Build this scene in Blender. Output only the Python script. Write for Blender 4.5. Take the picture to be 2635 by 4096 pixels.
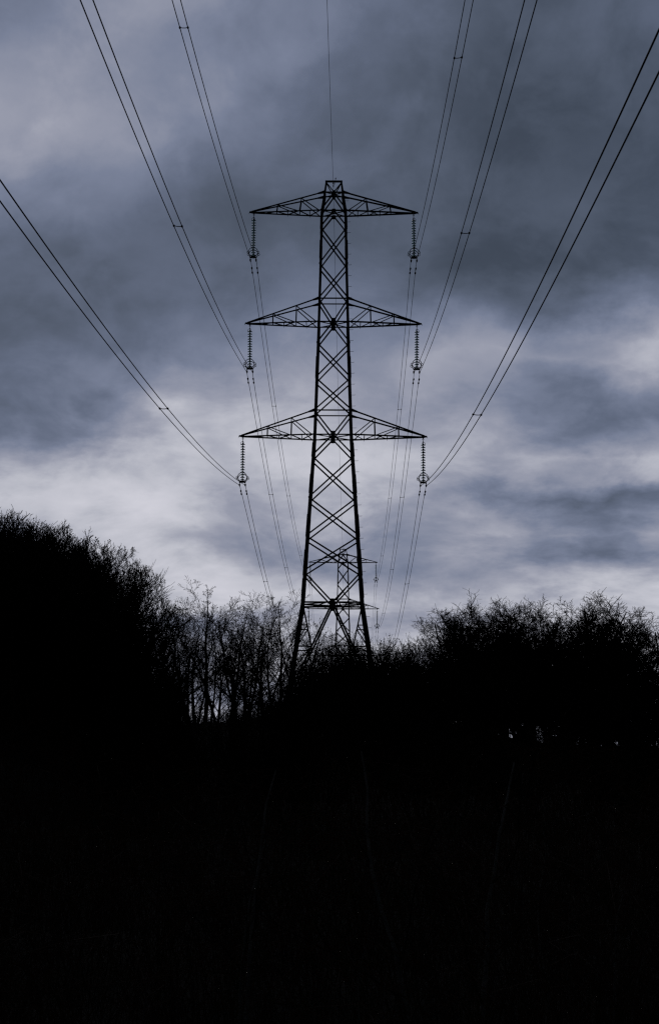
import bpy, math, random
import numpy as np
from mathutils import Vector, Matrix

for o in list(bpy.data.objects):
    bpy.data.objects.remove(o)
SC = bpy.context.scene
SC.render.engine = 'CYCLES'
COL = SC.collection
R = math.radians

# ------------------------------------------------------------------ camera
cam_d = bpy.data.cameras.new("camera")
cam = bpy.data.objects.new("camera", cam_d)
COL.objects.link(cam)
cam_d.sensor_fit = 'HORIZONTAL'
cam_d.sensor_width = 24.0
cam_d.lens = 9180 / 2635 * 24.0
cam_d.clip_start = 0.1
cam_d.clip_end = 20000
PITCH = math.atan((3150 - 2048) / 9180)
ROLL = R(0.2)
cam.matrix_world = Matrix.Rotation(R(90) + PITCH, 4, 'X') @ Matrix.Rotation(ROLL, 4, 'Z')
SC.camera = cam

# ------------------------------------------------------------------ sky and sun
SC.view_settings.view_transform = 'Standard'
SC.view_settings.look = 'None'
SC.view_settings.gamma = 1.0
SC.view_settings.exposure = 0.0
SC.view_settings.use_curve_mapping = False
SC.cycles.use_denoising = False
SC.cycles.pixel_filter_type = 'BLACKMAN_HARRIS'
SC.cycles.filter_width = 1.3
SUN_EL, SUN_AZ = R(26), R(-8)          # veiled by cloud, beyond the pylons

sun_d = bpy.data.lights.new("sun", 'SUN')
sun_d.energy = 0.08
sun_d.angle = R(25)
sun_d.color = (1.0, 0.95, 0.9)
sun = bpy.data.objects.new("sun", sun_d)
COL.objects.link(sun)
sv = Vector((math.sin(SUN_AZ) * math.cos(SUN_EL), math.cos(SUN_AZ) * math.cos(SUN_EL), math.sin(SUN_EL)))
sun.rotation_euler = sv.to_track_quat('Z', 'Y').to_euler()

# brightness of the cloud deck (sRGB grey) by bearing (columns, left to right
# across the view) and by height above the horizon (rows)
SKY_ROWS = [
    (0,    [124, 132, 138, 122, 114, 104, 94, 92, 94]),
    (180,  [146, 142, 140, 128, 110, 94, 88, 86, 90]),
    (350,  [152, 146, 137, 128, 107, 91, 84, 78, 84]),
    (520,  [156, 144, 130, 116, 104, 92, 84, 77, 83]),
    (640,  [150, 128, 118, 106, 100, 94, 85, 80, 87]),
    (780,  [132, 116, 106, 96, 94, 92, 87, 85, 89]),
    (900,  [118, 108, 98, 92, 96, 92, 88, 84, 88]),
    (1040, [98, 98, 96, 98, 103, 94, 84, 82, 92]),
    (1180, [98, 98, 100, 108, 117, 106, 98, 104, 124]),
    (1320, [104, 108, 110, 118, 130, 132, 132, 140, 162]),
    (1420, [112, 114, 122, 132, 140, 148, 144, 152, 164]),
    (1540, [111, 118, 142, 152, 150, 148, 137, 120, 132]),
    (1640, [105, 120, 163, 168, 158, 150, 135, 110, 120]),
    (1750, [118, 130, 168, 168, 165, 158, 150, 122, 136]),
    (1840, [148, 158, 174, 174, 174, 168, 158, 146, 162]),
    (1930, [170, 172, 178, 174, 176, 162, 142, 132, 150]),
    (2010, [156, 174, 180, 162, 170, 150, 112, 102, 116]),
    (2080, [140, 172, 180, 158, 160, 152, 134, 120, 130]),
    (2160, [135, 165, 180, 150, 136, 147, 148, 142, 152]),
    (2240, [140, 165, 180, 160, 138, 140, 132, 118, 138]),
    (2320, [150, 170, 182, 174, 160, 150, 146, 150, 162]),
    (2400, [150, 160, 180, 172, 168, 160, 160, 170, 178]),
    (2470, [150, 150, 146, 148, 160, 150, 160, 182, 184]),
    (2570, [150, 155, 150, 165, 174, 174, 170, 180, 178]),
    (2750, [150, 150, 158, 150, 168, 172, 166, 162, 162]),
    (3000, [150, 150, 165, 160, 168, 165, 160, 160, 160]),
]


def lin(c):
    c /= 255.0
    return c / 12.92 if c <= 0.04045 else ((c + 0.055) / 1.055) ** 2.4


def build_world():
    w = bpy.data.worlds.new("World")
    SC.world = w
    w.use_nodes = True
    nt = w.node_tree
    N, L = nt.nodes, nt.links
    N.clear()

    def math_(op, a, b=None, c=None, clamp=False):
        n = N.new('ShaderNodeMath')
        n.operation = op
        n.use_clamp = clamp
        for i, v in enumerate((a, b, c)):
            if v is None:
                continue
            if isinstance(v, (int, float)):
                n.inputs[i].default_value = v
            else:
                L.new(v, n.inputs[i])
        return n.outputs[0]

    def maprange(v, a, b, c=0.0, d=1.0, kind='LINEAR'):
        n = N.new('ShaderNodeMapRange')
        n.interpolation_type = kind
        L.new(v, n.inputs[0])
        for i, x in enumerate((a, b, c, d)):
            n.inputs[1 + i].default_value = x
        return n.outputs[0]

    tc = N.new('ShaderNodeTexCoord')
    sep = N.new('ShaderNodeSeparateXYZ')
    L.new(tc.outputs['Generated'], sep.inputs[0])
    x, y, z = sep.outputs
    az = math_('ARCTAN2', x, y)
    hor = math_('SQRT', math_('ADD', math_('MULTIPLY', x, x), math_('MULTIPLY', y, y)))
    q = math_('DIVIDE', z, math_('MAXIMUM', hor, 0.02))
    # cloud coordinates: bearing and height, wider than tall like a low cloud deck
    cmb = N.new('ShaderNodeCombineXYZ')
    L.new(az, cmb.inputs[0])
    L.new(math_('MULTIPLY', math_('LOGARITHM', math_('ADD', math_('MAXIMUM', q, -0.03), 0.05), math.e), 0.36), cmb.inputs[1])

    def noise(scale, detail, rough, off=0.0, dist=0.0):
        n = N.new('ShaderNodeTexNoise')
        n.inputs['Scale'].default_value = scale
        n.inputs['Detail'].default_value = detail
        n.inputs['Roughness'].default_value = rough
        n.inputs['Distortion'].default_value = dist
        if off:
            a = N.new('ShaderNodeVectorMath')
            a.inputs[1].default_value = (off, off * 0.7, off * 1.3)
            L.new(cmb.outputs[0], a.inputs[0])
            L.new(a.outputs[0], n.inputs['Vector'])
        else:
            L.new(cmb.outputs[0], n.inputs['Vector'])
        return n.outputs['Fac']

    wa = math_('MULTIPLY', math_('SUBTRACT', noise(13, 7, 0.6, 3.1), 0.5), 0.095)
    wq = math_('MULTIPLY', math_('SUBTRACT', noise(15, 7, 0.6, 7.7), 0.5), 0.045)
    azw = math_('ADD', az, wa)
    qw = math_('ADD', q, wq)
    pos = maprange(azw, -0.1435, 0.1435)
    acc = None
    prev = None
    for v, vals in reversed(SKY_ROWS):
        qk = (3150 - v) / 9180.0
        ramp = N.new('ShaderNodeValToRGB')
        cr = ramp.color_ramp
        cr.interpolation = 'CARDINAL'
        for i in range(1, 8):
            cr.elements.new(i / 8.0)
        els = sorted(cr.elements, key=lambda e: e.position)
        for e, g in zip(els, vals):
            e.color = (g / 255, g / 255, g / 255, 1)
        L.new(pos, ramp.inputs[0])
        if acc is None:
            acc = ramp.outputs[0]
        else:
            m = N.new('ShaderNodeMix')
            m.data_type = 'FLOAT'
            L.new(maprange(qw, prev, qk), m.inputs[0])
            L.new(acc, m.inputs[2])
            L.new(ramp.outputs[0], m.inputs[3])
            acc = m.outputs[0]
        prev = qk
    # finer cloud texture on top
    d1 = math_('MULTIPLY', math_('SUBTRACT', maprange(noise(20, 9, 0.56, 1.7, 0.3), 0.36, 0.64, 0.0, 1.0, 'SMOOTHSTEP'), 0.5), 0.095)
    d2 = math_('MULTIPLY', math_('SUBTRACT', noise(52, 8, 0.6, 5.3, 0.2), 0.5), 0.09)
    calm = maprange(q, 0.10, 0.24, 1.0, 0.5, 'SMOOTHSTEP')       # lumpier low down, smoother overhead
    g0 = math_('ADD', acc, math_('MULTIPLY', calm, math_('ADD', d1, d2)))
    g = math_('ADD', math_('MULTIPLY', g0, 1.10), -0.055)
    tint = N.new('ShaderNodeValToRGB')
    cr = tint.color_ramp
    stops = [(0.0, (16, 20, 26)), (0.28, (59, 69, 85)), (0.34, (76, 86, 104)), (0.42, (95, 105, 127)),
             (0.50, (117, 126, 149)), (0.60, (149, 153, 170)), (0.70, (185, 187, 198)), (0.80, (208, 208, 218)), (1.0, (240, 241, 245))]
    for t, c in stops[1:-1]:
        cr.elements.new(t)
    for e, (t, c) in zip(sorted(cr.elements, key=lambda e: e.position), stops):
        e.color = (lin(c[0]), lin(c[1]), lin(c[2]), 1)
    L.new(g, tint.inputs[0])
    # unseen sky overhead and behind the camera is dimmed to darken the foreground
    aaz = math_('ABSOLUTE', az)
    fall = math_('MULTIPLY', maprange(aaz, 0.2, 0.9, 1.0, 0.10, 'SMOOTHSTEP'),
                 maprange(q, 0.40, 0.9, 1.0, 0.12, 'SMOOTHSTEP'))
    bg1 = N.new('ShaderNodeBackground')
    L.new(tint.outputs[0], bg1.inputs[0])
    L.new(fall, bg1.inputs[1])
    sky = N.new('ShaderNodeTexSky')
    sky.sky_type = 'NISHITA'
    sky.sun_disc = False
    sky.sun_elevation = SUN_EL
    sky.sun_rotation = SUN_AZ
    sky.air_density = 1.5
    sky.dust_density = 1.0
    bg2 = N.new('ShaderNodeBackground')
    L.new(sky.outputs[0], bg2.inputs[0])
    bg2.inputs[1].default_value = 0.05
    mix = N.new('ShaderNodeMixShader')
    mix.inputs[0].default_value = 0.012          # clear sky leaking through the deck
    L.new(bg1.outputs[0], mix.inputs[1])
    L.new(bg2.outputs[0], mix.inputs[2])
    out = N.new('ShaderNodeOutputWorld')
    L.new(mix.outputs[0], out.inputs[0])


build_world()


# ------------------------------------------------------------------ materials
def material(name, col, rough=0.7, metal=0.0, var=0.0, scale=8.0, bump=0.0, trans=0.0, ior=1.5, spec=0.25):
    m = bpy.data.materials.new(name)
    m.use_nodes = True
    nt = m.node_tree
    b = nt.nodes['Principled BSDF']
    b.inputs['Base Color'].default_value = (*col, 1)
    b.inputs['Roughness'].default_value = rough
    b.inputs['Metallic'].default_value = metal
    b.inputs['IOR'].default_value = ior
    if trans:
        b.inputs['Transmission Weight'].default_value = trans
    if var:
        tc = nt.nodes.new('ShaderNodeTexCoord')
        n = nt.nodes.new('ShaderNodeTexNoise')
        n.inputs['Scale'].default_value = scale
        n.inputs['Detail'].default_value = 6
        nt.links.new(tc.outputs['Object'], n.inputs['Vector'])
        r = nt.nodes.new('ShaderNodeValToRGB')
        r.color_ramp.elements[0].position = 0.3
        r.color_ramp.elements[1].position = 0.7
        r.color_ramp.elements[0].color = (*[c * (1 - var) for c in col], 1)
        r.color_ramp.elements[1].color = (*[c * (1 + var) for c in col], 1)
        nt.links.new(n.outputs['Fac'], r.inputs[0])
        nt.links.new(r.outputs[0], b.inputs['Base Color'])
        if bump:
            bp = nt.nodes.new('ShaderNodeBump')
            bp.inputs['Strength'].default_value = bump
            nt.links.new(n.outputs['Fac'], bp.inputs['Height'])
            nt.links.new(bp.outputs[0], b.inputs['Normal'])
    b.inputs['Specular IOR Level'].default_value = spec
    return m


M_STEEL = material("weathered_steel", (0.030, 0.032, 0.036), 0.75, 0.0, 0.35, 3.0)
M_FITTING = material("dull_fitting_metal", (0.028, 0.028, 0.030), 0.6, 0.3, 0.2, 20.0)
M_WIRE = material("aluminium_conductor", (0.035, 0.035, 0.038), 0.65, 0.2)
M_GLASS = material("green_glass", (0.34, 0.60, 0.60), 0.05, 0.0, trans=0.97, ior=1.15)
M_CONCRETE = material("mossy_concrete", (0.06, 0.06, 0.055), 0.9, 0, 0.4, 4.0, 0.3)
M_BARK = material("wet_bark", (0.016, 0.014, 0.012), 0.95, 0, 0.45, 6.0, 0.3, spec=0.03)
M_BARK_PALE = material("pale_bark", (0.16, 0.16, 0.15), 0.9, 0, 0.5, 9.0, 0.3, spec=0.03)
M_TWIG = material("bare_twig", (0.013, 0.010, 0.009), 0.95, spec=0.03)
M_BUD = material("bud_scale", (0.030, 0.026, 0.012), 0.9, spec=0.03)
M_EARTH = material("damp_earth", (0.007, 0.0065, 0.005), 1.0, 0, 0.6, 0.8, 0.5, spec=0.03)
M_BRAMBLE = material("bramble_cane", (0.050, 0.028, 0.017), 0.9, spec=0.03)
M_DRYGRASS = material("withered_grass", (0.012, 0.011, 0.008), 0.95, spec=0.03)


# ------------------------------------------------------------------ helpers
def tag(o, label=None, cat=None, group=None, kind=None):
    if label: o['label'] = label
    if cat: o['category'] = cat
    if group: o['group'] = group
    if kind: o['kind'] = kind
    return o


def empty(name, loc, rz=0.0, scale=1.0):
    o = bpy.data.objects.new(name, None)
    o.empty_display_size = 0.3
    o.location = loc
    o.rotation_euler = (0, 0, rz)
    o.scale = (scale,) * 3
    COL.objects.link(o)
    return o


def link(name, mesh, parent=None):
    o = bpy.data.objects.new(name, mesh)
    COL.objects.link(o)
    if parent: o.parent = parent
    return o


def copy_tree(o, parent=None):
    c = o.copy()
    COL.objects.link(c)
    c.parent = parent
    for ch in o.children:
        copy_tree(ch, c)
    return c


class MB:
    """collects shapes, builds ONE mesh"""
    def __init__(s):
        s.v, s.f = [], []

    def add(s, vs, fs):
        b = len(s.v)
        s.v += [tuple(v) for v in vs]
        s.f += [tuple(b + i for i in f) for f in fs]

    def angle(s, p, q, w, inward, along=None, t=0.014, centre=True, lift=0.0):
        """steel angle from p to q: one flange in the face whose inward normal
        is `inward`, the other standing inwards"""
        p, q = Vector(p), Vector(q)
        d = (q - p).normalized()
        b = Vector(inward)
        b = (b - d * b.dot(d)).normalized()
        a = Vector(along) if along is not None else d.cross(b)
        a = (a - d * a.dot(d) - b * a.dot(b)).normalized()
        off = b * lift - (a * (w / 2) if centre else Vector())
        pr = [(0, 0), (w, 0), (w, t), (t, t), (t, w), (0, w)]
        vs = [p + off + a * i + b * j for i, j in pr] + [q + off + a * i + b * j for i, j in pr]
        fs = [(i, (i + 1) % 6, 6 + (i + 1) % 6, 6 + i) for i in range(6)]
        s.add(vs, fs + [(0, 3, 2, 1), (0, 5, 4, 3), (6, 7, 8, 9), (6, 9, 10, 11)])

    def box(s, c, sx, sy, sz, m=None):
        vs = []
        for k in (-1, 1):
            for i, j in ((-1, -1), (1, -1), (1, 1), (-1, 1)):
                v = Vector((i * sx / 2, j * sy / 2, k * sz / 2))
                if m is not None: v = m @ v
                vs.append(v + Vector(c))
        s.add(vs, [(3, 2, 1, 0), (4, 5, 6, 7)] + [(i, (i + 1) % 4, 4 + (i + 1) % 4, 4 + i) for i in range(4)])

    def plate(s, c, pts, n, t):
        """flat polygon (list of 3D offsets) of thickness t along n"""
        n = Vector(n).normalized()
        c = Vector(c)
        k = len(pts)
        vs = [c + Vector(p) - n * t / 2 for p in pts] + [c + Vector(p) + n * t / 2 for p in pts]
        s.add(vs, [tuple(range(k))[::-1], tuple(range(k, 2 * k))] +
              [(i, (i + 1) % k, k + (i + 1) % k, k + i) for i in range(k)])

    def tube(s, pts, rad, sides=6, cap=True):
        pts = [Vector(p) for p in pts]
        n = len(pts)
        vs, fs = [], []
        ref = None
        for i, p in enumerate(pts):
            d = (pts[min(i + 1, n - 1)] - pts[max(i - 1, 0)])
            d = d.normalized() if d.length > 1e-9 else Vector((0, 0, 1))
            if ref is None:
                ref = d.cross(Vector((0.31, 0.87, 0.38)))
                if ref.length < 1e-3: ref = d.cross(Vector((1, 0, 0)))
            a = (ref - d * ref.dot(d)).normalized()
            ref = a
            b = d.cross(a)
            r = rad[i] if isinstance(rad, (list, tuple)) else rad
            for k in range(sides):
                t = 2 * math.pi * k / sides
                vs.append(p + a * (r * math.cos(t)) + b * (r * math.sin(t)))
        for i in range(n - 1):
            for k in range(sides):
                k2 = (k + 1) % sides
                fs.append((i * sides + k, i * sides + k2, (i + 1) * sides + k2, (i + 1) * sides + k))
        if cap:
            fs.append(tuple(range(sides))[::-1])
            fs.append(tuple(range((n - 1) * sides, n * sides)))
        s.add(vs, fs)

    def ring(s, c, rad, r, axis_u, axis_v, n=28, sides=6, a0=0.0, a1=2 * math.pi):
        c, u, v = Vector(c), Vector(axis_u), Vector(axis_v)
        pts = [c + u * (rad * math.cos(a0 + (a1 - a0) * i / n)) + v * (rad * math.sin(a0 + (a1 - a0) * i / n)) for i in range(n + 1)]
        s.tube(pts, r, sides)

    def lathe(s, prof, n=20, c=(0, 0, 0)):
        vs, fs = [], []
        c = Vector(c)
        for r, z in prof:
            for k in range(n):
                t = 2 * math.pi * k / n
                vs.append(c + Vector((r * math.cos(t), r * math.sin(t), z)))
        for i in range(len(prof) - 1):
            for k in range(n):
                k2 = (k + 1) % n
                fs.append((i * n + k, i * n + k2, (i + 1) * n + k2, (i + 1) * n + k))
        fs.append(tuple(range(n))[::-1])
        fs.append(tuple(range((len(prof) - 1) * n, len(prof) * n)))
        s.add(vs, fs)

    def mesh(s, name, mat, smooth=False):
        me = bpy.data.meshes.new(name)
        me.from_pydata(s.v, [], s.f)
        me.materials.append(mat)
        if smooth:
            me.polygons.foreach_set('use_smooth', [True] * len(me.polygons))
        me.update()
        return me

    def build(s, name, mat, parent=None, smooth=False):
        return link(name, s.mesh(name, mat, smooth), parent)


# ------------------------------------------------------------------ ground
rngG = np.random.default_rng(5)
YB = [-600, -20, 0, 12, 30, 60, 90, 115, 135, 160, 200, 335, 450, 600, 1500, 9000]
ZB = [-3, -1.7, -1.6, -1.9, -1.7, -0.4, 0.8, 2.4, 3.6, 3.4, 3.2, 3.3, -2, -12, -20, -20]


def sstep(t):
    t = np.clip(t, 0, 1)
    return t * t * (3 - 2 * t)


def H(x, y):
    x = np.asarray(x, float); y = np.asarray(y, float)
    z = np.interp(y, YB, ZB)
    z = z + 1.5 * np.exp(-((x - 0.6) / 4.2) ** 2 - ((y - 133) / 15) ** 2)
    bank = sstep((-x - 3.2) / 8.0) * sstep((y - 25) / 35) * (1 - sstep((y - 92) / 30))
    z = z + 4.2 * bank
    z = z - 1.2 * sstep((x - 5) / 10) * sstep((y - 50) / 40) * (1 - sstep((y - 170) / 80))
    z = z + 0.12 * np.sin(x * 0.9 + 1.3) * np.sin(y * 0.7) + 0.08 * np.sin(x * 2.3 + y * 1.7)
    return z


def hz(x, y):
    return float(H(x, y))


def build_ground():
    xs = np.concatenate([np.linspace(-6000, -300, 9), np.linspace(-220, -44, 12), np.linspace(-40, 40, 101), np.linspace(44, 220, 12), np.linspace(300, 6000, 9)])
    ys = np.concatenate([np.linspace(-600, -30, 10), np.linspace(-20, 180, 160), np.linspace(186, 640, 60), np.linspace(700, 9000, 14)])
    X, Y = np.meshgrid(xs, ys)
    Z = H(X, Y)
    nx, ny = len(xs), len(ys)
    v = np.stack([X, Y, Z], -1).reshape(-1, 3)
    f = [(j * nx + i, j * nx + i + 1, (j + 1) * nx + i + 1, (j + 1) * nx + i) for j in range(ny - 1) for i in range(nx - 1)]
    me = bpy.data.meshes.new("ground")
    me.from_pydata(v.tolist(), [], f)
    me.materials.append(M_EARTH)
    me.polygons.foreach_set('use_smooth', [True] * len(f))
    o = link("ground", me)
    tag(o, kind='structure')


build_ground()

# ------------------------------------------------------------------ pylon
TX, TY = 0.195, 135.0
FX, FY = 2.02, 335.0
FDZ = 34.776 - 36.366
LV = [(36.37, .50), (35.50, .60), (34.34, .78), (29.0, .89), (27.53, .94), (22.16, 1.12), (20.68, 1.17), (10.71, 1.84), (7.40, 2.34), (4.5, 2.78)]


def hw(z):
    zs = [a for a, _ in LV][::-1]
    ws = [b for _, b in LV][::-1]
    return float(np.interp(z, zs, ws))


Z_TOP, Z_T1, Z_B1, Z_T2, Z_B2, Z_T3, Z_B3, Z_W, Z_F = 36.30, 35.50, 34.34, 28.95, 27.53, 22.16, 20.70, 10.71, 4.5
ARMS = [(Z_T1, Z_B1, 4.93), (Z_T2, Z_B2, 5.14), (Z_T3, Z_B3, 5.45)]
HANG = [4.80, 4.99, 5.355]


def face(k, u, z, inset=0.0):
    """point on face k (0 front, 1 right, 2 back, 3 left); u in -1..1 across"""
    h = hw(z)
    p = [(u * h, -h + inset), (h - inset, u * h), (-u * h, h - inset), (-h + inset, -u * h)][k]
    return Vector((p[0], p[1], z))


INW = [(0, 1, 0), (-1, 0, 0), (0, -1, 0), (1, 0, 0)]


def build_tower(loc, steps):
    root = empty("transmission_tower", loc)
    # four legs, with splice angles lapped outside them
    for sx, sy in ((-1, -1), (1, -1), (1, 1), (-1, 1)):
        m = MB()
        zs = [Z_F, 7.4, Z_W, 15.0, Z_B3, 24.5, Z_B2, 31.0, Z_B1, Z_T1]
        for a, b in zip(zs, zs[1:]):
            w = 0.20 if b <= Z_W else 0.18 if b <= Z_B3 else 0.17 if b <= Z_B2 else 0.14
            p = Vector((sx * hw(a), sy * hw(a), a)); q = Vector((sx * hw(b), sy * hw(b), b))
            m.angle(p, q, w, (0, -sy, 0), (-sx, 0, 0), t=0.02, centre=False)
        for a, b in ((11.0, 12.1), (12.3, 13.8), (14.6, 15.9), (17.2, 18.3), (19.4, 20.2), (24.2, 25.4), (31.4, 32.5), (33.2, 34.0)):
            o = 0.022
            w = 0.21 if b <= Z_B3 else 0.17
            p = Vector((sx * (hw(a) + o), sy * (hw(a) + o), a)); q = Vector((sx * (hw(b) + o), sy * (hw(b) + o), b))
            m.angle(p, q, w, (0, -sy, 0), (-sx, 0, 0), t=0.018, centre=False)
        leg = m.build("leg", M_STEEL, root)
        c = MB()
        x, y = sx * hw(Z_F + 0.1), sy * hw(Z_F + 0.1)
        c.lathe([(0.42, -1.2), (0.42, 0.25), (0.34, 0.34), (0.10, 0.36)], 14, (x - sx * 0.08, y - sy * 0.08, Z_F))
        c.build("concrete_foot", M_CONCRETE, leg)
    # lattice bracing of the four faces
    m = MB()
    BW = 0.085

    def x_panel(k, za, zb, w=BW):
        m.angle(face(k, -1, za), face(k, 1, zb), w, INW[k], lift=0.004)
        m.angle(face(k, 1, za), face(k, -1, zb), w, INW[k], lift=0.024)

    def v_up(k, zl, zc, w=BW):   # from both legs at zl to the face centre at zc
        m.angle(face(k, -1, zl), face(k, 0, zc), w, INW[k], lift=0.004)
        m.angle(face(k, 1, zl), face(k, 0, zc), w, INW[k], lift=0.024)

    for k in range(4):
        v_up(k, Z_B1 + 0.02, Z_T1 - 0.05)
        v_up(k, 33.32, Z_B1)
        x_panel(k, 33.32, 31.08)
        x_panel(k, 31.08, Z_T2)
        v_up(k, Z_T2, Z_B2)
        v_up(k, 26.25, Z_B2)
        x_panel(k, 26.25, 24.12)
        x_panel(k, 24.12, Z_T3)
        v_up(k, Z_T3, Z_B3)
        v_up(k, 19.40, Z_B3, 0.09)
        x_panel(k, 19.40, 16.92, 0.09)
        x_panel(k, 16.92, 14.62, 0.09)
        x_panel(k, 14.62, 12.55, 0.09)
        v_up(k, 12.55, Z_W, 0.09)
    m.build("lattice_bracing", M_STEEL, root)
    # horizontal rings at the crossarms
    for z in (Z_T1, Z_B1, Z_T2, Z_B2, Z_T3, Z_B3):
        m = MB()
        for k in range(4):
            m.angle(face(k, -1, z), face(k, 1, z), 0.075 if z not in (Z_B1, Z_T1) else 0.085, INW[k], lift=0.046)
        if z not in (Z_T2, Z_T3):
            h = hw(z)
            m.angle((-h, -h, z - .03), (h, h, z - .03), 0.055, (0, 0, 1))
            m.angle((h, -h, z - .06), (-h, h, z - .06), 0.055, (0, 0, 1))
        m.build("horizontal_frame", M_STEEL, root)
    # waist frame with plan bracing
    m = MB()
    h = hw(Z_W)
    for k in range(4):
        m.angle(face(k, -1, Z_W), face(k, 1, Z_W), 0.095, INW[k], lift=0.046)
        a, b = face(k, 0, Z_W - 0.03), face((k + 1) % 4, 0, Z_W - 0.03)
        m.angle(a, b, 0.06, (0, 0, 1))
    m.angle((-h, -h, Z_W - .14), (h, h, Z_W - .06), 0.06, (0, 0, 1))
    m.angle((h, -h, Z_W - .1), (-h, h, Z_W - .1), 0.06, (0, 0, 1))
    m.build("waist_frame", M_STEEL, root)
    # splayed lower panel
    m = MB()
    for k in range(4):
        for s in (-1, 1):
            foot = face(k, s, Z_F + 0.3)
            top = face(k, 0, Z_W)
            m.angle(top, foot, 0.11, INW[k], lift=0.004 + 0.02 * (s > 0))
            j = top.lerp(foot, 0.44)
            zj = j.z
            m.angle(face(k, s * 0.93, Z_W - 0.1), j, 0.075, INW[k], lift=0.05)
            m.angle(face(k, s, zj), j, 0.075, INW[k], lift=0.07)
            e = face(k, s * 0.93, Z_W - 0.1).lerp(j, 0.5)
            m.angle(face(k, s, e.z), e, 0.065, INW[k], lift=0.09)
            m.angle(e, face(k, s, zj + 0.05), 0.065, INW[k], lift=0.11)
            j2 = top.lerp(foot, 0.72)
            m.angle(face(k, s, j2.z), j2, 0.075, INW[k], lift=0.07)
            m.angle(face(k, s, j2.z), j, 0.065, INW[k], lift=0.11)
    m.build("lower_bracing", M_STEEL, root)
    # centre gussets
    g = None
    for z, sw, sh in ((Z_T1 - .03, .10, .13), (Z_B1 - .05, .135, .13), (Z_B2, .135, .20), (Z_B3, .14, .20), (Z_W - .02, .15, .23)):
        for k in range(4):
            m = MB()
            c = face(k, 0, z)
            t = Vector((INW[k][1], -INW[k][0], 0))
            pts = [t * a + Vector((0, 0, b)) for a, b in ((-sw * .7, sh), (sw * .7, sh), (sw, sh * .3), (sw, -sh * .3), (sw * .7, -sh), (-sw * .7, -sh), (-sw, -sh * .3), (-sw, sh * .3))]
            m.plate(c - Vector(INW[k]) * 0.012, pts, INW[k], 0.016)
            m.build("gusset_plate", M_STEEL, root)
    # peak: legs lean together to a ridge bar
    m = MB()
    bw = 0.50
    for sx in (-1, 1):
        for sy in (-1, 1):
            h = hw(Z_T1)
            m.angle((sx * h, sy * h, Z_T1), (sx * bw, sy * 0.05, Z_TOP), 0.10, (0, -sy, 0), (-sx, 0, 0), centre=False)
            m.angle((0, sy * hw(Z_T1), Z_T1), (sx * bw * .95, sy * 0.05, Z_TOP - .04), 0.06, (0, -sy, 0), lift=0.01 + 0.015 * sx)
    m.box((0, 0, Z_TOP), 2 * bw + 0.04, 0.16, 0.10)
    m.build("peak_frame", M_STEEL, root)
    # earth wire fitting with jumper loop
    m = MB()
    m.box((-0.03, 0, Z_TOP - 0.10), 0.09, 0.07, 0.10)
    m.tube([(-0.03, 0, Z_TOP - .08), (-0.03, 0, Z_TOP - .20)], 0.018)
    m.tube([(-0.03, -.20, Z_TOP - .30), (-0.03, -.08, Z_TOP - .26), (-0.03, .08, Z_TOP - .26), (-0.03, .20, Z_TOP - .30)], [0.02, 0.04, 0.04, 0.02])
    m.tube([(-0.03, -.15, Z_TOP - .27), (0.05, -.12, Z_TOP - .2), (0.09, -.1, Z_TOP + .02), (0.10, -.1, Z_TOP + .12), (0.12, -.1, Z_TOP + .17)], 0.012)
    m.box((0.105, -.1, Z_TOP + .15), 0.06, 0.05, 0.07)
    m.tube([(0.12, -.1, Z_TOP + .18), (0.13, -.1, Z_TOP + .23)], 0.008)
    m.build("earth_wire_clamp", M_FITTING, root)
    # crossarms
    for zt, zb, tip in ARMS:
        for sx in (-1, 1):
            m = MB()
            ht, hb = hw(zt), hw(zb)
            T = Vector((sx * tip, 0, zb + 0.03))
            tc = {}; bc = {}
            for sy in (-1, 1):
                tc[sy] = (Vector((sx * ht, sy * ht, zt)), T + Vector((0, sy * .05, .05)))
                bc[sy] = (Vector((sx * hb, sy * hb, zb)), T + Vector((0, sy * .05, -.02)))
                m.angle(*tc[sy], 0.085, (0, -sy, 0), lift=0.0)
                m.angle(*bc[sy], 0.085, (0, -sy, 0), lift=0.0)
                # root plates
                a, b = tc[sy]
                d = (b - a).normalized()
                n = Vector((0, 0, 1)) - d * d.z
                m.plate(a + d * .16, [d * -.2 + n * .09, d * .22 + n * .05, d * .22 - n * .05, d * -.2 - n * .12], (0, 1, 0), 0.016)
            arm = m.build("crossarm", M_STEEL, root)
            m = MB()
            for sy in (-1, 1):
                tt = lambda f: tc[sy][0].lerp(tc[sy][1], f)
                bb = lambda f: bc[sy][0].lerp(bc[sy][1], f)
                I = (0, -sy, 0)
                m.angle(tt(.31), bb(.31), 0.055, I, lift=.03)
                m.angle(tt(.64), bb(.64), 0.055, I, lift=.03)
                m.angle(tt(.31), bb(.02), 0.055, I, lift=.05)
                m.angle(tt(.64), bb(.31), 0.050, I, lift=.05)
            B = lambda s_, f: bc[s_][0].lerp(bc[s_][1], f) - Vector((0, 0, .02))
            for i, (f0, f1) in enumerate(((0, .16), (.16, .31), (.31, .48), (.48, .64), (.64, .8))):
                s_ = -1 if i % 2 == 0 else 1
                m.angle(B(s_, f0), B(-s_, f1), 0.05, (0, 0, 1))
            for f in (.16, .48):
                m.angle(B(-1, f), B(1, f), 0.05, (0, 0, 1), lift=.02)
                m.tube([B(1, f), B(1, f) + Vector((0, 0, -.09))], 0.012)
            m.build("lacing", M_STEEL, arm)
            m = MB()
            m.plate(T + Vector((0, 0, .01)), [(-.16 * sx, 0, .08), (.13 * sx, 0, .05), (.16 * sx, 0, -.03), (.06 * sx, 0, -.05), (-.05 * sx, 0, -.05), (-.22 * sx, 0, -.03)][::sx], (0, 1, 0), 0.10)
            m.tube([T + Vector((.15 * sx, 0, 0)), T + Vector((.165 * sx, 0, -.09))], 0.012)
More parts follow.
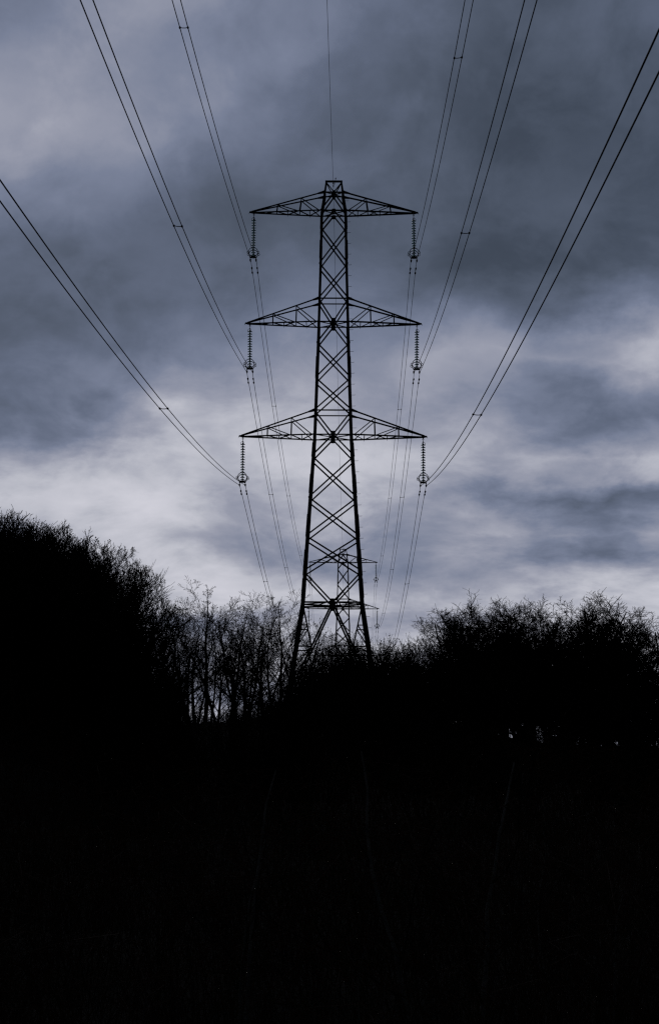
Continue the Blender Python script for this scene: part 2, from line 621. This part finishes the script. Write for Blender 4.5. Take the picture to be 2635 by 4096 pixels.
            m.tube([T + Vector((-.12 * sx, 0, -.02)), T + Vector((-.125 * sx, 0, -.09))], 0.012)
            m.box(T + Vector((-(tip - HANG[ARMS.index((zt, zb, tip))]) * sx, 0, -.06)), 0.06, 0.08, 0.07)
            m.build("tip_plate", M_STEEL, arm)
    if steps:
        m = MB()
        m.tube([(0, 0, 0), (0.19, 0, 0.0), (0.20, 0, 0.03)], 0.011, 5)
        me = m.mesh("step_bolt", M_FITTING)
        z = 9.2
        while z < Z_T1:
            o = link("step_bolt", me, root)
            o.location = (hw(z), -hw(z) + 0.05, z)
            z += 0.66
    return root


near = build_tower((TX, TY, 0), True)
tag(near, "tall steel lattice pylon filling the middle of the view, three pairs of crossarms", "pylon", "pylons along the power line")
far = build_tower((FX, FY, FDZ), False)
tag(far, "small distant lattice pylon seen between the legs of the large one", "pylon", "pylons along the power line")

# ------------------------------------------------------------------ insulators
SIDE = {-1: "left", 1: "right"}
LEVEL = ["top", "middle", "bottom"]


def build_insulator():
    root = empty("insulator_string", (0, 0, 0))
    m = MB()
    m.tube([(0, 0, 0.03), (0, 0, -.10)], .018)
    m.ring((0, 0, -.09), .045, .012, (1, 0, 0), (0, 0, 1), 14)
    m.ring((0, 0, -.17), .045, .012, (0, 1, 0), (0, 0, 1), 14)
    m.tube([(0, 0, -.2), (0, 0, -.36)], .024)
    m.build("hanger_link", M_FITTING, root, True)
    # cap and pin column
    m = MB()
    n0, dz = 0.40, 0.152
    prof = []
    for i in range(15):
        z = -n0 - i * dz
        prof += [(.020, z + .055), (.044, z + .05), (.050, z + .01), (.044, z - .02), (.018, z - .035)]
    prof.append((.018, -n0 - 15 * dz))
    m.lathe(prof, 12)
    m.build("cap_column", M_FITTING, root, True)
    d = MB()
    d.lathe([(.046, .012), (.075, .008), (.115, -.010), (.140, -.034), (.138, -.046), (.128, -.040), (.118, -.026), (.106, -.046), (.098, -.022), (.082, -.042), (.074, -.014), (.046, -.010)], 24)
    me = d.mesh("glass_disc", M_GLASS, True)
    for i in range(15):
        o = link("glass_disc", me, root)
        o.location = (0, 0, -n0 - i * dz)
    zb = -n0 - 14 * dz            # lowest disc, about -2.53
    # yoke and clamps
    m = MB()
    m.plate((0, 0, zb - .14), [(-.10, 0, .06), (.10, 0, .06), (.21, 0, -.05), (.15, 0, -.09), (0, 0, -.04), (-.15, 0, -.09), (-.21, 0, -.05)], (0, 1, 0), .03)
    m.tube([(0, 0, zb - .02), (0, 0, zb - .12)], .03)
    m.build("yoke_plate", M_FITTING, root)
    for s in (-1, 1):
        m = MB()
        m.tube([(s * .17, 0, zb - .18), (s * .17, 0, zb - .30)], .022)
        m.box((s * .17, 0, zb - .32), .10, .12, .07)
        m.tube([(s * .17, -.22, zb - .385), (s * .17, -.1, zb - .35), (s * .17, .1, zb - .35), (s * .17, .22, zb - .385)], [.022, .05, .05, .022], 8)
        m.build("suspension_clamp", M_FITTING, root)
    # grading rings fore and aft
    for s in (-1, 1):
        m = MB()
        c = Vector((0, s * .30, zb + .10))
        m.ring(c, .27, .022, (1, 0, 0), (0, .25 * s, .97), 30)
        for q in (-1, 1):
            m.tube([(q * .12, s * .02, zb - .12), (q * .2, s * .28, zb - .10)], .018)
            m.ring(c + Vector((q * .315, 0, -.02)), .055, .016, (1, 0, 0), (0, 0, 1.3), 8)
        m.build("grading_ring", M_FITTING, root, True)
    # arcing horn loop at the top
    m = MB()
    m.tube([(.02, 0, -.24), (.09, .0, -.29), (.135, 0, -.36), (.12, 0, -.42), (.07, 0, -.45)], .013)
    m.tube([(-.02, 0, -.24), (-.05, .1, -.30), (-.06, .16, -.40), (-.04, .15, -.48)], .013)
    m.build("arcing_horn", M_FITTING, root)
    return root


ins = build_insulator()
CLZ = 0.40 + 14 * 0.152 + 0.36
first = True
ANCH = {}
for tw, (bx, by, dz) in enumerate(((TX, TY, 0), (FX, FY, FDZ))):
    for l in range(3):
        for s in (-1, 1):
            x, z = bx + s * HANG[l], ARMS[l][1] - 0.03 + dz
            ANCH[(tw, l, s)] = Vector((x, by, z - CLZ))
            if tw == 1 and l == 2:
                continue
            o = ins if first else copy_tree(ins)
            first = False
            o.location = (x, by, z)
            o.rotation_euler = (R((0.5, -0.3, 0.2)[l] * s), R((-0.5, 0.3, -0.2)[l]), R(180 if s < 0 else 0))
            which = "large near pylon" if tw == 0 else "small distant pylon"
            tag(o, "glass disc string hanging from the %s %s arm of the %s" % (LEVEL[l], SIDE[s], which), "insulator", "glass insulator strings on the pylons")

# ------------------------------------------------------------------ conductors
SEP, SEP0 = 0.135, 0.17
DIR = 0.008
#          drift per metre, slope at the pylon, curvature of each overhead wire pair
RUN = {(0, -1): (.0055, .121, .00033), (1, -1): (.0045, .122, .00035), (2, -1): (.0080, .1042, .00030),
       (0, 1): (.0080, .127, .00053), (1, 1): (.0095, .121, .00040), (2, 1): (.0105, .1115, .00035)}


def near_pt(l, s, y, off=0.0):
    a = ANCH[(0, l, s)]
    t = TY - y
    o = off * (SEP + (SEP0 - SEP) * math.exp(-t / 8.0))
    dr, sl, cu = RUN[(l, s)]
    return Vector((a.x - dr * t + o, y, a.z - sl * t + cu * t * t))


def span_pt(P0, P1, S, t, off=0.0, flare=1.0):
    p = P0.lerp(P1, t)
    p.z -= 4 * S * t * (1 - t)
    p.x += off * (SEP + (SEP0 - SEP) * (math.exp(-t * 25) + flare * math.exp(-(1 - t) * 25)))
    return p


NEXT = Vector((1.6, 200, -9.5))
SUB = {-1: "left", 1: "right"}
G_OVER, G_AWAY, G_FAR = "wires passing overhead", "wires between the two pylons", "wires beyond the distant pylon"


def wire(pts, r, label, group, name="conductor_wire"):
    m = MB()
    m.tube(pts, r, 6)
    o = m.build(name, M_WIRE, None, True)
    tag(o, label, "power line", group)
    return o


def graded(n, p=1.6):
    return [(i / n) ** p for i in range(n + 1)]


for l in range(3):
    for s in (-1, 1):
        for q in (-1, 1):
            ys = [TY - 268 * i / 140 for i in range(141)]
            wire([near_pt(l, s, y, q) for y in ys], .0155,
                 "%s wire passing overhead from the %s %s arm of the near pylon" % (SUB[q], LEVEL[l], SIDE[s]), G_OVER)
            P0, P1 = ANCH[(0, l, s)], ANCH[(1, l, s)]
            S = (3.6, 3.6, 3.3)[l]
            wire([span_pt(P0, P1, S, i / 80, q) for i in range(81)], .0155,
                 "%s wire receding behind the %s %s arm of the near pylon" % (SUB[q], LEVEL[l], SIDE[s]), G_AWAY)
            if l < 2:
                P2 = P1 + NEXT
                wire([span_pt(P1, P2, 3.8, i / 60, q) for i in range(61)], .0155,
                     "faint %s wire beyond the %s %s arm of the distant pylon" % (SUB[q], LEVEL[l], SIDE[s]), G_FAR)

E0 = Vector((TX - .03, TY, Z_TOP - .30))
E1 = Vector((FX - .03, FY, Z_TOP - .30 + FDZ))
pts = []
for i in range(91):
    t = 268 * i / 90
    pts.append(Vector((E0.x - DIR * t, TY - t, E0.z - .096 * t + .00036 * t * t)))
wire(pts, .010, "single thin earth wire rising overhead from the pylon peak", "earth wires", "earth_wire")
pts = [E0.lerp(E1, i / 60) - Vector((0, 0, 4 * 2.6 * (i / 60) * (1 - i / 60))) for i in range(61)]
wire(pts, .010, "single thin earth wire running behind the lattice to the distant pylon's peak", "earth wires", "earth_wire")
E2 = E1 + NEXT
pts = [E1.lerp(E2, i / 60) - Vector((0, 0, 4 * 2.8 * (i / 60) * (1 - i / 60))) for i in range(61)]
wire(pts, .010, "faint earth wire running away beyond the distant pylon's peak", "earth wires", "earth_wire")


# spacers that hold a pair of wires apart
def build_spacer():
    root = empty("conductor_spacer", (0, 0, 0))
    m = MB()
    m.tube([(-SEP + .03, 0, 0), (-.05, 0, -.012), (.05, 0, -.012), (SEP - .03, 0, 0)], .014, 6)
    m.build("spacer_bar", M_FITTING, root)
    for s in (-1, 1):
        m = MB()
        m.tube([(s * SEP, -.06, 0), (s * SEP, -.04, 0), (s * SEP, .04, 0), (s * SEP, .06, 0)], [.022, .036, .036, .022], 10)
        m.build("wire_clamp", M_FITTING, root)
    return root


sp = build_spacer()
first = True


def place_spacer(p, rot, label, group, scale=1.0):
    global first
    o = sp if first else copy_tree(sp)
    first = False
    o.location = p
    o.rotation_euler = rot
    o.scale = (scale, 1, 1)
    tag(o, label, "wire spacer", group)


for (l, s), y, tilt in (((0, -1), 74.5, 0), ((1, -1), 74.6, 4), ((2, -1), 76.8, 0), ((0, 1), 79.8, -6), ((1, 1), 77.2, 0), ((2, 1), 75.9, 3)):
    place_spacer(near_pt(l, s, y), (0, R(tilt), 0), "spacer on the overhead wires from the %s %s arm of the near pylon" % (LEVEL[l], SIDE[s]), "spacers on the overhead wires")
NTH = ["nearest", "second", "farthest"]
for l in range(3):
    for s in (-1, 1):
        for i, t in enumerate((.190 + .005 * (s > 0), .400 + .006 * (s > 0), .674)):
            if l == 2 and i == 2:
                continue
            S = (3.6, 3.6, 3.3)[l]
            place_spacer(span_pt(ANCH[(0, l, s)], ANCH[(1, l, s)], S, t), (0, R(-6 if (s > 0) else 0), 0),
                         "%s spacer on wires receding behind the near pylon's %s %s arm" % (NTH[i], LEVEL[l], SIDE[s]), "spacers on the receding wires")
p = span_pt(ANCH[(1, 0, 1)], ANCH[(1, 0, 1)] + NEXT, 3.8, .30)
place_spacer(p, (0, 0, 0), "tiny spacer on the wire pair beyond the distant pylon's right arms", "spacers beyond the distant pylon")


# vibration dampers: two bell weights on a short messenger cable
def build_damper():
    root = empty("vibration_damper", (0, 0, 0))
    m = MB()
    m.tube([(0, -.62, -.085), (0, -.3, -.075), (0, .3, -.075), (0, .62, -.085)], .010, 5)
    m.build("messenger_cable", M_FITTING, root)
    m = MB()
    m.box((0, 0, -.035), .045, .06, .11)
    m.build("wire_clamp", M_FITTING, root)
    for s in (-1, 1):
        m = MB()
        y = s * .45
        m.tube([(0, y - .18, -.082), (0, y - .14, -.082), (0, y - .02, -.082), (0, y + .1, -.082), (0, y + .18, -.082)],
               [.02, .045, .05, .045, .02], 10)
        m.build("bell_weight", M_FITTING, root, True)
    return root


dm = build_damper()
first = True
for tw in (0, 1):
    for l in range(3 if tw == 0 else 2):
        for s in (-1, 1):
            for q in (-1, 1):
                P0 = ANCH[(tw, l, s)]
                P1 = ANCH[(1, l, s)] if tw == 0 else P0 + NEXT
                S = (3.6, 3.6, 3.3)[l] if tw == 0 else 3.8
                t = 1.75 / 200
                o = dm if first else copy_tree(dm)
                first = False
                p = span_pt(P0, P1, S, t, q)
                p2 = span_pt(P0, P1, S, t + .004, q)
                o.location = p
                o.rotation_euler = (math.atan2(p2.z - p.z, p2.y - p.y), 0, 0)
                tag(o, "damper on the %s wire below the %s %s insulator of the %s pylon" % (SUB[q], LEVEL[l], SIDE[s], "near" if tw == 0 else "distant"),
                    "damper", "vibration dampers at the pylons")


# ------------------------------------------------------------------ trees
def tubes_np(groups):
    """groups: list of (P (M,n,3), R (M,n), sides) -> vertices, quads"""
    V, F = [], []
    base = 0
    for P, Rr, s in groups:
        M_, n, _ = P.shape
        T = np.empty_like(P)
        T[:, 1:-1] = P[:, 2:] - P[:, :-2]
        T[:, 0] = P[:, 1] - P[:, 0]
        T[:, -1] = P[:, -1] - P[:, -2]
        T /= np.linalg.norm(T, axis=-1, keepdims=True) + 1e-9
        ref = np.array([0.83, 0.52, 0.19])
        A = np.cross(T, ref)
        A /= np.linalg.norm(A, axis=-1, keepdims=True) + 1e-9
        B = np.cross(T, A)
        ang = 2 * np.pi * np.arange(s) / s
        ring = P[:, :, None, :] + Rr[:, :, None, None] * (A[:, :, None, :] * np.cos(ang)[None, None, :, None] + B[:, :, None, :] * np.sin(ang)[None, None, :, None])
        V.append(ring.reshape(-1, 3))
        idx = base + np.arange(M_ * n * s).reshape(M_, n, s)
        a = idx[:, :-1, :]
        b = np.roll(a, -1, axis=2)
        d = idx[:, 1:, :]
        c = np.roll(d, -1, axis=2)
        F.append(np.stack([a, b, c, d], -1).reshape(-1, 4))
        base += M_ * n * s
    return np.concatenate(V), np.concatenate(F)


def np_mesh(name, V, F, mats, matidx=None, smooth=False):
    me = bpy.data.meshes.new(name)
    me.vertices.add(len(V))
    me.vertices.foreach_set('co', V.astype(np.float32).ravel())
    me.loops.add(len(F) * 4)
    me.loops.foreach_set('vertex_index', F.astype(np.int32).ravel())
    me.polygons.add(len(F))
    me.polygons.foreach_set('loop_start', np.arange(0, len(F) * 4, 4, dtype=np.int32))
    for m in mats:
        me.materials.append(m)
    if matidx is not None:
        me.polygons.foreach_set('material_index', matidx.astype(np.int32))
    me.update(calc_edges=True)
    me.validate()
    return me


def rot_dir(d, ang, phi):
    a = d.cross(Vector((0.3, 0.9, 0.2)))
    if a.length < 1e-3: a = d.cross(Vector((1, 0, 0)))
    a.normalize()
    b = d.cross(a)
    return (d * math.cos(ang) + (a * math.cos(phi) + b * math.sin(phi)) * math.sin(ang)).normalized()


def grow(seed, P):
    """list per level of (points, radii) polylines; tree height is about 1 before scaling by P['h']"""
    rn = random.Random(seed)
    levels = [[] for _ in P['segs']]
    env = P.get('env')

    def branch(p, d, length, r, lv):
        n = P['segs'][lv]
        pts, rad = [p.copy()], [r]
        cur = d.copy()
        step = length / n
        tip = P['tip'][lv]
        lim = rn.uniform(*P.get('lim', (.82, 1.12)))
        for i in range(n):
            if env:
                e = (p.x * p.x + p.y * p.y) / env[0] ** 2 + (max(p.z - env[1], 0) / env[2]) ** 2
                if e > lim: step *= .3
            cur = cur + Vector((rn.gauss(0, 1), rn.gauss(0, 1), rn.gauss(0, .7))) * P['wander'][min(lv, len(P['wander']) - 1)] + Vector((0, 0, P['up'][min(lv, len(P['up']) - 1)]))
            cur.normalize()
            p = p + cur * step
            pts.append(p.copy())
            rad.append(r * (1 - (1 - tip) * (i + 1) / n))
        levels[lv].append((pts, rad))
        if lv + 1 >= len(P['segs']):
            return
        k = P['kids'][lv]
        k = max(1, int(round(k * rn.uniform(.75, 1.25))))
        st = P['start'][lv]
        ph = rn.uniform(0, 6.28)
        for j in range(k):
            t = st + (1 - st) * ((j + rn.uniform(.1, .9)) / k)
            f = t * n
            i = min(int(f), n - 1)
            q = pts[i].lerp(pts[i + 1], f - i)
            dd = (pts[i + 1] - pts[i]).normalized()
            ph += 2.4 + rn.uniform(-.5, .5)
            a = R(rn.gauss(P['ang'][lv], P['ang'][lv] * .25))
            L_ = length * P['ratio'][lv] * (1 - P['taper'][lv] * t) * rn.uniform(.7, 1.25)
            rr = (rad[i] * (1 - (f - i)) + rad[i + 1] * (f - i))
            if env and (q.x * q.x + q.y * q.y) / env[0] ** 2 + (max(q.z - env[1], 0) / env[2]) ** 2 > 1.0:
                continue
            branch(q, rot_dir(dd, a, ph), L_, min(rr * P['rr'][lv], rr * .95), lv + 1)

    for sidx in range(P['stems']):
        ph = 2 * math.pi * (sidx + rn.uniform(-.3, .3)) / max(1, P['stems'])
        sp_ = P['spread'] * rn.uniform(.5, 1.2)
        d = Vector((math.cos(ph) * sp_, math.sin(ph) * sp_, 1)).normalized()
        o = Vector((math.cos(ph), math.sin(ph), 0)) * P['base'] * rn.uniform(.3, 1)
        o.z = -P['sink']
        branch(o, d, P['len'] * rn.uniform(.8, 1.1), P['r'] * rn.uniform(.75, 1.1), 0)
    return levels


def tree_meshes(name, seed, P, bark=None):
    lv = grow(seed, P)
    rmin = P.get('rmin', 0.006)

    def pack(i):
        pl = lv[i]
        return (np.array([[tuple(p) for p in a] for a, _ in pl]), np.maximum(np.array([b for _, b in pl]), rmin), P['sides'][i])

    nt = P.get('trunk_levels', 1)
    V, F = tubes_np([pack(i) for i in range(nt)])
    trunk = np_mesh(name + "_trunk", V, F, [bark or M_BARK])
    V, F = tubes_np([pack(i) for i in range(nt, len(lv)) if lv[i]])
    mi = np.zeros(len(F))
    nb = P.get('buds', 0)
    if nb:
        g = np.random.default_rng(seed)
        tips = np.array([tuple(a[-1]) for a, _ in lv[-1]] + [tuple(a[-2]) for a, _ in lv[-1]])
        keep = g.random(len(tips)) < nb * (tips[:, 2] > P.get('bud_from', 0))
        T = tips[keep]
        m = len(T)
        u = g.normal(size=(m, 3)); u[:, 2] = np.abs(u[:, 2]) + .6
        u /= np.linalg.norm(u, axis=1, keepdims=True)
        w = np.cross(u, g.normal(size=(m, 3)))
        w /= np.linalg.norm(w, axis=1, keepdims=True) + 1e-9
        Lb = P['bud_len'] * g.uniform(.6, 1.3, (m, 1)); Wb = Lb * .28
        q = np.stack([T, T + u * Lb * .5 + w * Wb, T + u * Lb, T + u * Lb * .5 - w * Wb], 1).reshape(-1, 3)
        F2 = len(V) + np.arange(m * 4).reshape(m, 4)
        V = np.concatenate([V, q]); F = np.concatenate([F, F2])
        mi = np.concatenate([mi, np.ones(m)])
    crown = np_mesh(name + "_crown", V, F, [M_TWIG, M_BUD], mi)
    zmax = float(np.percentile(V[:, 2], P.get('pct', 98.5)))
    return trunk, crown, zmax


P_THICKET = dict(lim=(.8, 1.4), env=(2.6, 2.2, 3.0), pct=99.6, stems=7, spread=.30, base=.6, sink=.4, len=4.4, r=.045, segs=[7, 5, 4, 3], sides=[6, 4, 3, 3],
                 kids=[13, 9, 6], start=[.12, .12, .15], ang=[24, 26, 30], ratio=[.46, .46, .46], taper=[.55, .35, .3],
                 rr=[.55, .6, .65], wander=[.07, .09, .12, .14], up=[.05, .10, .10, .08], tip=[.2, .3, .45, .6], rmin=.0045, buds=.12, bud_len=.06, bud_from=3.2)
P_TALL = dict(env=(3.2, 5.6, 3.6), pct=99, stems=3, spread=.22, base=.25, sink=.4, len=7.6, r=.115, segs=[12, 8, 5, 4], sides=[7, 5, 4, 3],
              kids=[12, 11, 8], start=[.26, .15, .12], ang=[46, 42, 42], ratio=[.46, .42, .40], taper=[.55, .35, .3],
              rr=[.48, .5, .55], wander=[.055, .09, .14, .18], up=[.03, .06, .06, .05], tip=[.12, .25, .4, .6], rmin=.006, buds=.2, bud_len=.08, bud_from=5.8)
P_SPREAD = dict(env=(3.6, 3.4, 3.2), pct=98, lim=(.86, 1.08), stems=5, spread=.46, base=.35, sink=.4, len=5.8, r=.10, segs=[9, 7, 5, 4], sides=[7, 5, 4, 3],
                kids=[16, 14, 10], start=[.18, .12, .10], ang=[46, 44, 44], ratio=[.44, .40, .36], taper=[.5, .35, .3],
                rr=[.5, .55, .6], wander=[.12, .17, .20, .22], up=[.03, .06, .05, .04], tip=[.18, .3, .4, .6], rmin=.005, buds=.0, bud_len=.04)
P_BUSH = dict(env=(2.0, 1.4, 1.9), pct=99.6, stems=12, spread=.5, base=.9, sink=.3, len=2.8, r=.028, segs=[6, 5, 3], sides=[5, 4, 3],
              kids=[13, 8], start=[.15, .15], ang=[26, 32], ratio=[.42, .42], taper=[.4, .3],
              rr=[.6, .65], wander=[.09, .12, .16], up=[.06, .10, .08], tip=[.25, .4, .6], rmin=.0045, buds=.35, bud_len=.07)
P_SAPLING = dict(stems=2, spread=.18, base=.12, sink=.2, len=2.6, r=.020, segs=[10, 6, 4], sides=[6, 5, 4],
                 kids=[6, 4], start=[.3, .3], ang=[38, 36], ratio=[.42, .4], taper=[.4, .4],
                 rr=[.55, .6], wander=[.10, .14, .16], up=[.02, .03, .04], tip=[.25, .3, .5], rmin=.003, buds=.3, bud_len=.03)

LIB = {}
for nm, P, seeds in (("thicket", P_THICKET, (11, 12, 13, 14)), ("tall", P_TALL, (21, 22, 23, 24)), ("spread", P_SPREAD, (31, 32, 33, 34)),
                     ("bush", P_BUSH, (41, 42, 43)), ("sapling", P_SAPLING, (51, 52, 53, 54))):
    LIB[nm] = [tree_meshes(nm, s, P, M_BARK_PALE if nm == "sapling" else M_BARK) for s in seeds]

rt = random.Random(77)


def plant(kind, var, x, y, top_z, label, group=None, name="bare_tree", cat="tree", rz=None, sxy=None, lean=0.0, widen=1.0):
    """one tree with its foot on the ground at (x, y) and its top at top_z"""
    trunk, crown, zmax = LIB[kind][var % len(LIB[kind])]
    g = hz(x, y)
    k = (top_z - g) / zmax
    o = empty(name, (x, y, g), (x * 7.31 + y * 3.77) % 6.283 if rz is None else rz)
    kx = (k if sxy is None else sxy) * widen
    o.scale = (kx, kx, k)
    o.rotation_euler.x = lean
    link("trunk", trunk, o)
    link("crown" if name != "bare_sapling" else "twigs", crown, o)
    tag(o, label, cat, group)
    return o


def px(u, Y):            # metres right of the view axis at distance Y for a bearing
    return (u - 1317.5) * Y / 9180.0


def pz(v, Y):
    return (3150 - v) * Y / 9180.0


# left bank thicket
TOP_L = ([-120, 0, 150, 290, 360, 410, 450, 500, 580, 680], [2030, 2070, 2125, 2195, 2270, 2350, 2460, 2590, 2740, 2890])
GL = "leafless trees of the dark left bank"
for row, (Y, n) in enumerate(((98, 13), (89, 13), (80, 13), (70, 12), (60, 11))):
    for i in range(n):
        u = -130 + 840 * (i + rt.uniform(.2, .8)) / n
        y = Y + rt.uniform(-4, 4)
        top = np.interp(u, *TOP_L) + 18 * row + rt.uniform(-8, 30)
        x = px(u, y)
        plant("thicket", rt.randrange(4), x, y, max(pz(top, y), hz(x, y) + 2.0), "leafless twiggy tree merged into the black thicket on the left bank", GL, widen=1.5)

# trees left of the pylon, sky showing between their trunks
MID = [
    (615, 2395, 140, 0, "slender bare tree where the left bank meets the open trees"),
    (705, 2410, 142, 1, "thin bare tree between the left bank and the tallest bushy crowned tree"),
    (805, 2360, 150, 2, "tallest bushy crowned bare tree standing left of the pylon"),
    (905, 2410, 158, 3, "bare tree with leaning trunks just right of the tallest bushy crowned one"),
    (985, 2405, 148, 0, "bare tree with forked trunk midway between bushy crown and pylon leg"),
    (1080, 2395, 156, 1, "bare tree with spreading limbs next to the pylon's left leg"),
    (1150, 2400, 162, 2, "bare tree half hidden behind the pylon's left leg"),
    (1235, 2470, 170, 3, "small bare tree seen through the pylon's lower lattice"),
]
for u, top, Y, var, lab in MID:
    plant("tall", var, px(u, Y), Y, pz(top, Y), lab, "open bare trees left of the pylon", widen=1.25)
for u, top, Y, var in ((660, 2440, 165, 3), (760, 2430, 172, 0), (860, 2440, 176, 1), (950, 2435, 168, 2), (1035, 2440, 170, 3)):
    plant("tall", var, px(u, Y), Y, pz(top, Y), "thin bare tree among the back row left of the pylon", "back row of bare trees left of the pylon")

# scrub around the foot of the pylon
BUSH = [(1215, 2700, 124), (1270, 2640, 127), (1330, 2570, 129), (1395, 2535, 127), (1450, 2550, 129), (1520, 2545, 128), (1585, 2570, 126), (1650, 2580, 128), (1710, 2590, 126), (1770, 2610, 129)]
for i, (u, top, Y) in enumerate(BUSH):
    plant("bush", i, px(u, Y), Y, pz(top, Y), "budding bare bush in front of the foot of the pylon", "bushes around the foot of the pylon", "bare_bush", "bush")
for i in range(26):
    Y = rt.uniform(96, 122)
    u = 1130 + 700 * (i + rt.random()) / 26
    top = np.interp(u, [1130, 1250, 1330, 1400, 1500, 1800], [2800, 2700, 2620, 2590, 2600, 2640]) + rt.uniform(0, 60)
    plant("bush", i, px(u, Y), Y, max(pz(top, Y), hz(px(u, Y), Y) + 1.2), "budding bare bush in front of the foot of the pylon", "bushes around the foot of the pylon", "bare_bush", "bush")

for i, (u, top, Y) in enumerate(((1240, 2680, 141), (1300, 2620, 143), (1365, 2575, 142), (1425, 2570, 144), (1490, 2575, 141), (1550, 2590, 143))):
    plant("bush", i + 1, px(u, Y), Y, pz(top, Y), "budding bare bush just behind the pylon's legs", "bushes behind the pylon's legs", "bare_bush", "bush")

# trees on the right
RIGHT = [
    (1745, 2610, 126, 3, "small low bare tree at the left foot of the right hand clump"),
    (1810, 2530, 120, 0, "leftmost spreading bare tree of the right hand clump"),
    (1905, 2480, 116, 1, "broad bare tree second from the left in the right hand clump"),
    (2010, 2450, 122, 2, "bare tree with fine twigs left of the tallest one on the right"),
    (2120, 2415, 114, 3, "tallest bare tree of the right hand clump with a leaning top limb"),
    (2235, 2440, 124, 0, "bare tree just right of the tallest one in the right hand clump"),
    (2340, 2470, 118, 1, "rounded bare tree right of centre in the right hand clump"),
    (2450, 2490, 122, 2, "bare tree second from the right edge of the view"),
    (2560, 2525, 116, 3, "bare tree at the right edge of the view"),
    (2680, 2565, 120, 0, "bare tree partly cut off by the right edge of the view"),
]
for u, top, Y, var, lab in RIGHT:
    plant("spread", var, px(u, Y), Y, pz(top, Y), lab, "bare trees of the right hand clump", widen=1.3 if u > 1850 else 0.85)
for i, (u, top) in enumerate(((1930, 2475), (2070, 2440), (2180, 2435), (2290, 2460), (2395, 2480), (2520, 2505))):
    Y = 131 + 3 * (i % 3)
    plant("spread", i + 2, px(u, Y), Y, pz(top, Y), "bare tree in the back row of the right hand clump", "back row of the right hand clump", widen=1.4)
for i in range(5):
    Y = rt.uniform(88, 112)
    u = 1740 + 950 * (i + rt.random()) / 5
    top = np.interp(u, [1740, 1900, 2100, 2400, 2700], [2640, 2640, 2690, 2690, 2690]) + rt.uniform(-10, 90)
    plant("spread", i, px(u, Y), Y, pz(top, Y), "lower bare tree in the dark tangle below the right hand crowns", "dark undergrowth trees on the right")

for i in range(13):
    Y = rt.uniform(124, 150)
    u = 1760 + 950 * (i + rt.random()) / 13
    x = px(u, Y)
    plant("bush", i, x, Y, max(pz(2870 + rt.uniform(-90, 70), Y), hz(x, Y) + .6), "dark bush filling the gaps under the right hand crowns", "bushes behind the right hand trees", "bare_bush", "bush")

# low thicket across the dark foreground slope
for i in range(40):
    Y = rt.uniform(48, 92)
    u = 500 + 2250 * ((i * 0.618) % 1.0)
    top = np.interp(u, [500, 800, 1000, 1150, 1400, 1800, 2100, 2700], [2800, 2920, 2880, 2840, 2780, 2820, 2960, 2960]) + rt.uniform(-60, 110)
    x = px(u, Y)
    plant("bush", i, x, Y, max(pz(top, Y), hz(x, Y) + .9), "black leafless bush lost in the dark slope", "bushes on the dark foreground slope", "bare_bush", "bush")

for i in range(26):
    Y = rt.uniform(112, 150)
    u = 720 + 480 * (i + rt.random()) / 26
    x = px(u, Y)
    top = np.interp(u, [740, 850, 960, 1080, 1200], [2880, 2860, 2830, 2770, 2700]) + rt.uniform(-20, 60)
    plant("bush", i, x, Y, max(pz(top, Y), hz(x, Y) + .5), "low black bush under the open trees left of the pylon", "low bushes under the open trees", "bare_bush", "bush")

# saplings close to the camera, their pale stems just showing
SAP = [
    (1540, 12.0, -.55, 0, "pale thin sapling stem curving up right of the bottom centre"),
    (1835, 13.5, .55, 1, "forked pale sapling standing in the dark lower right"),
    (1000, 13.0, .35, 2, "long pale sapling leaning left in the dark lower middle"),
    (460, 11.5, -.75, 3, "thin upright sapling near the bottom left"),
    (2240, 16.0, -.2, 0, "short pale sapling on the dark right slope"),
    (700, 11.0, -.9, 1, "low sapling at the bottom edge left of centre"),
    (2480, 12.5, -.4, 2, "upright sapling near the bottom right corner"),
]
for u, Y, tz, var, lab in SAP:
    plant("sapling", var, px(u, Y), Y, tz, lab, "pale saplings in the foreground", "bare_sapling", "sapling")


# brambles and withered grass: uncountable cover
def cover(name, n, seed, mat, ylo, yhi, hlo, hhi, r, arch, label):
    g = np.random.default_rng(seed)
    y = ylo * (yhi / ylo) ** g.random(n)
    x = (g.random(n) - .5) * (y * .40 + 5)
    z = H(x, y) - .05
    h = g.uniform(hlo, hhi, n) * (0.7 + 0.6 * np.sin(x * .8 + y * .3) ** 2)
    ph = g.uniform(0, 2 * np.pi, n)
    k = 6
    t = np.linspace(0, 1, k)
    out = arch * h[:, None] * t[None] ** 1.6 * g.uniform(.4, 1.4, n)[:, None]
    up = h[:, None] * (np.sin(t * np.pi * .62)[None]) / .93
    P = np.stack([x[:, None] + np.cos(ph)[:, None] * out, y[:, None] + np.sin(ph)[:, None] * out, z[:, None] + up], -1)
    P[:, 1:] += g.normal(0, .03, (n, k - 1, 3)) * h[:, None, None]
    sc = np.clip(y / 25, .6, 2.5)
    Rr = r * sc[:, None] * (1 - .75 * t)[None]
    V, F = tubes_np([(P, Rr, 3)])
    o = link(name, np_mesh(name, V, F, [mat]))
    tag(o, label, "ground cover", kind='stuff')


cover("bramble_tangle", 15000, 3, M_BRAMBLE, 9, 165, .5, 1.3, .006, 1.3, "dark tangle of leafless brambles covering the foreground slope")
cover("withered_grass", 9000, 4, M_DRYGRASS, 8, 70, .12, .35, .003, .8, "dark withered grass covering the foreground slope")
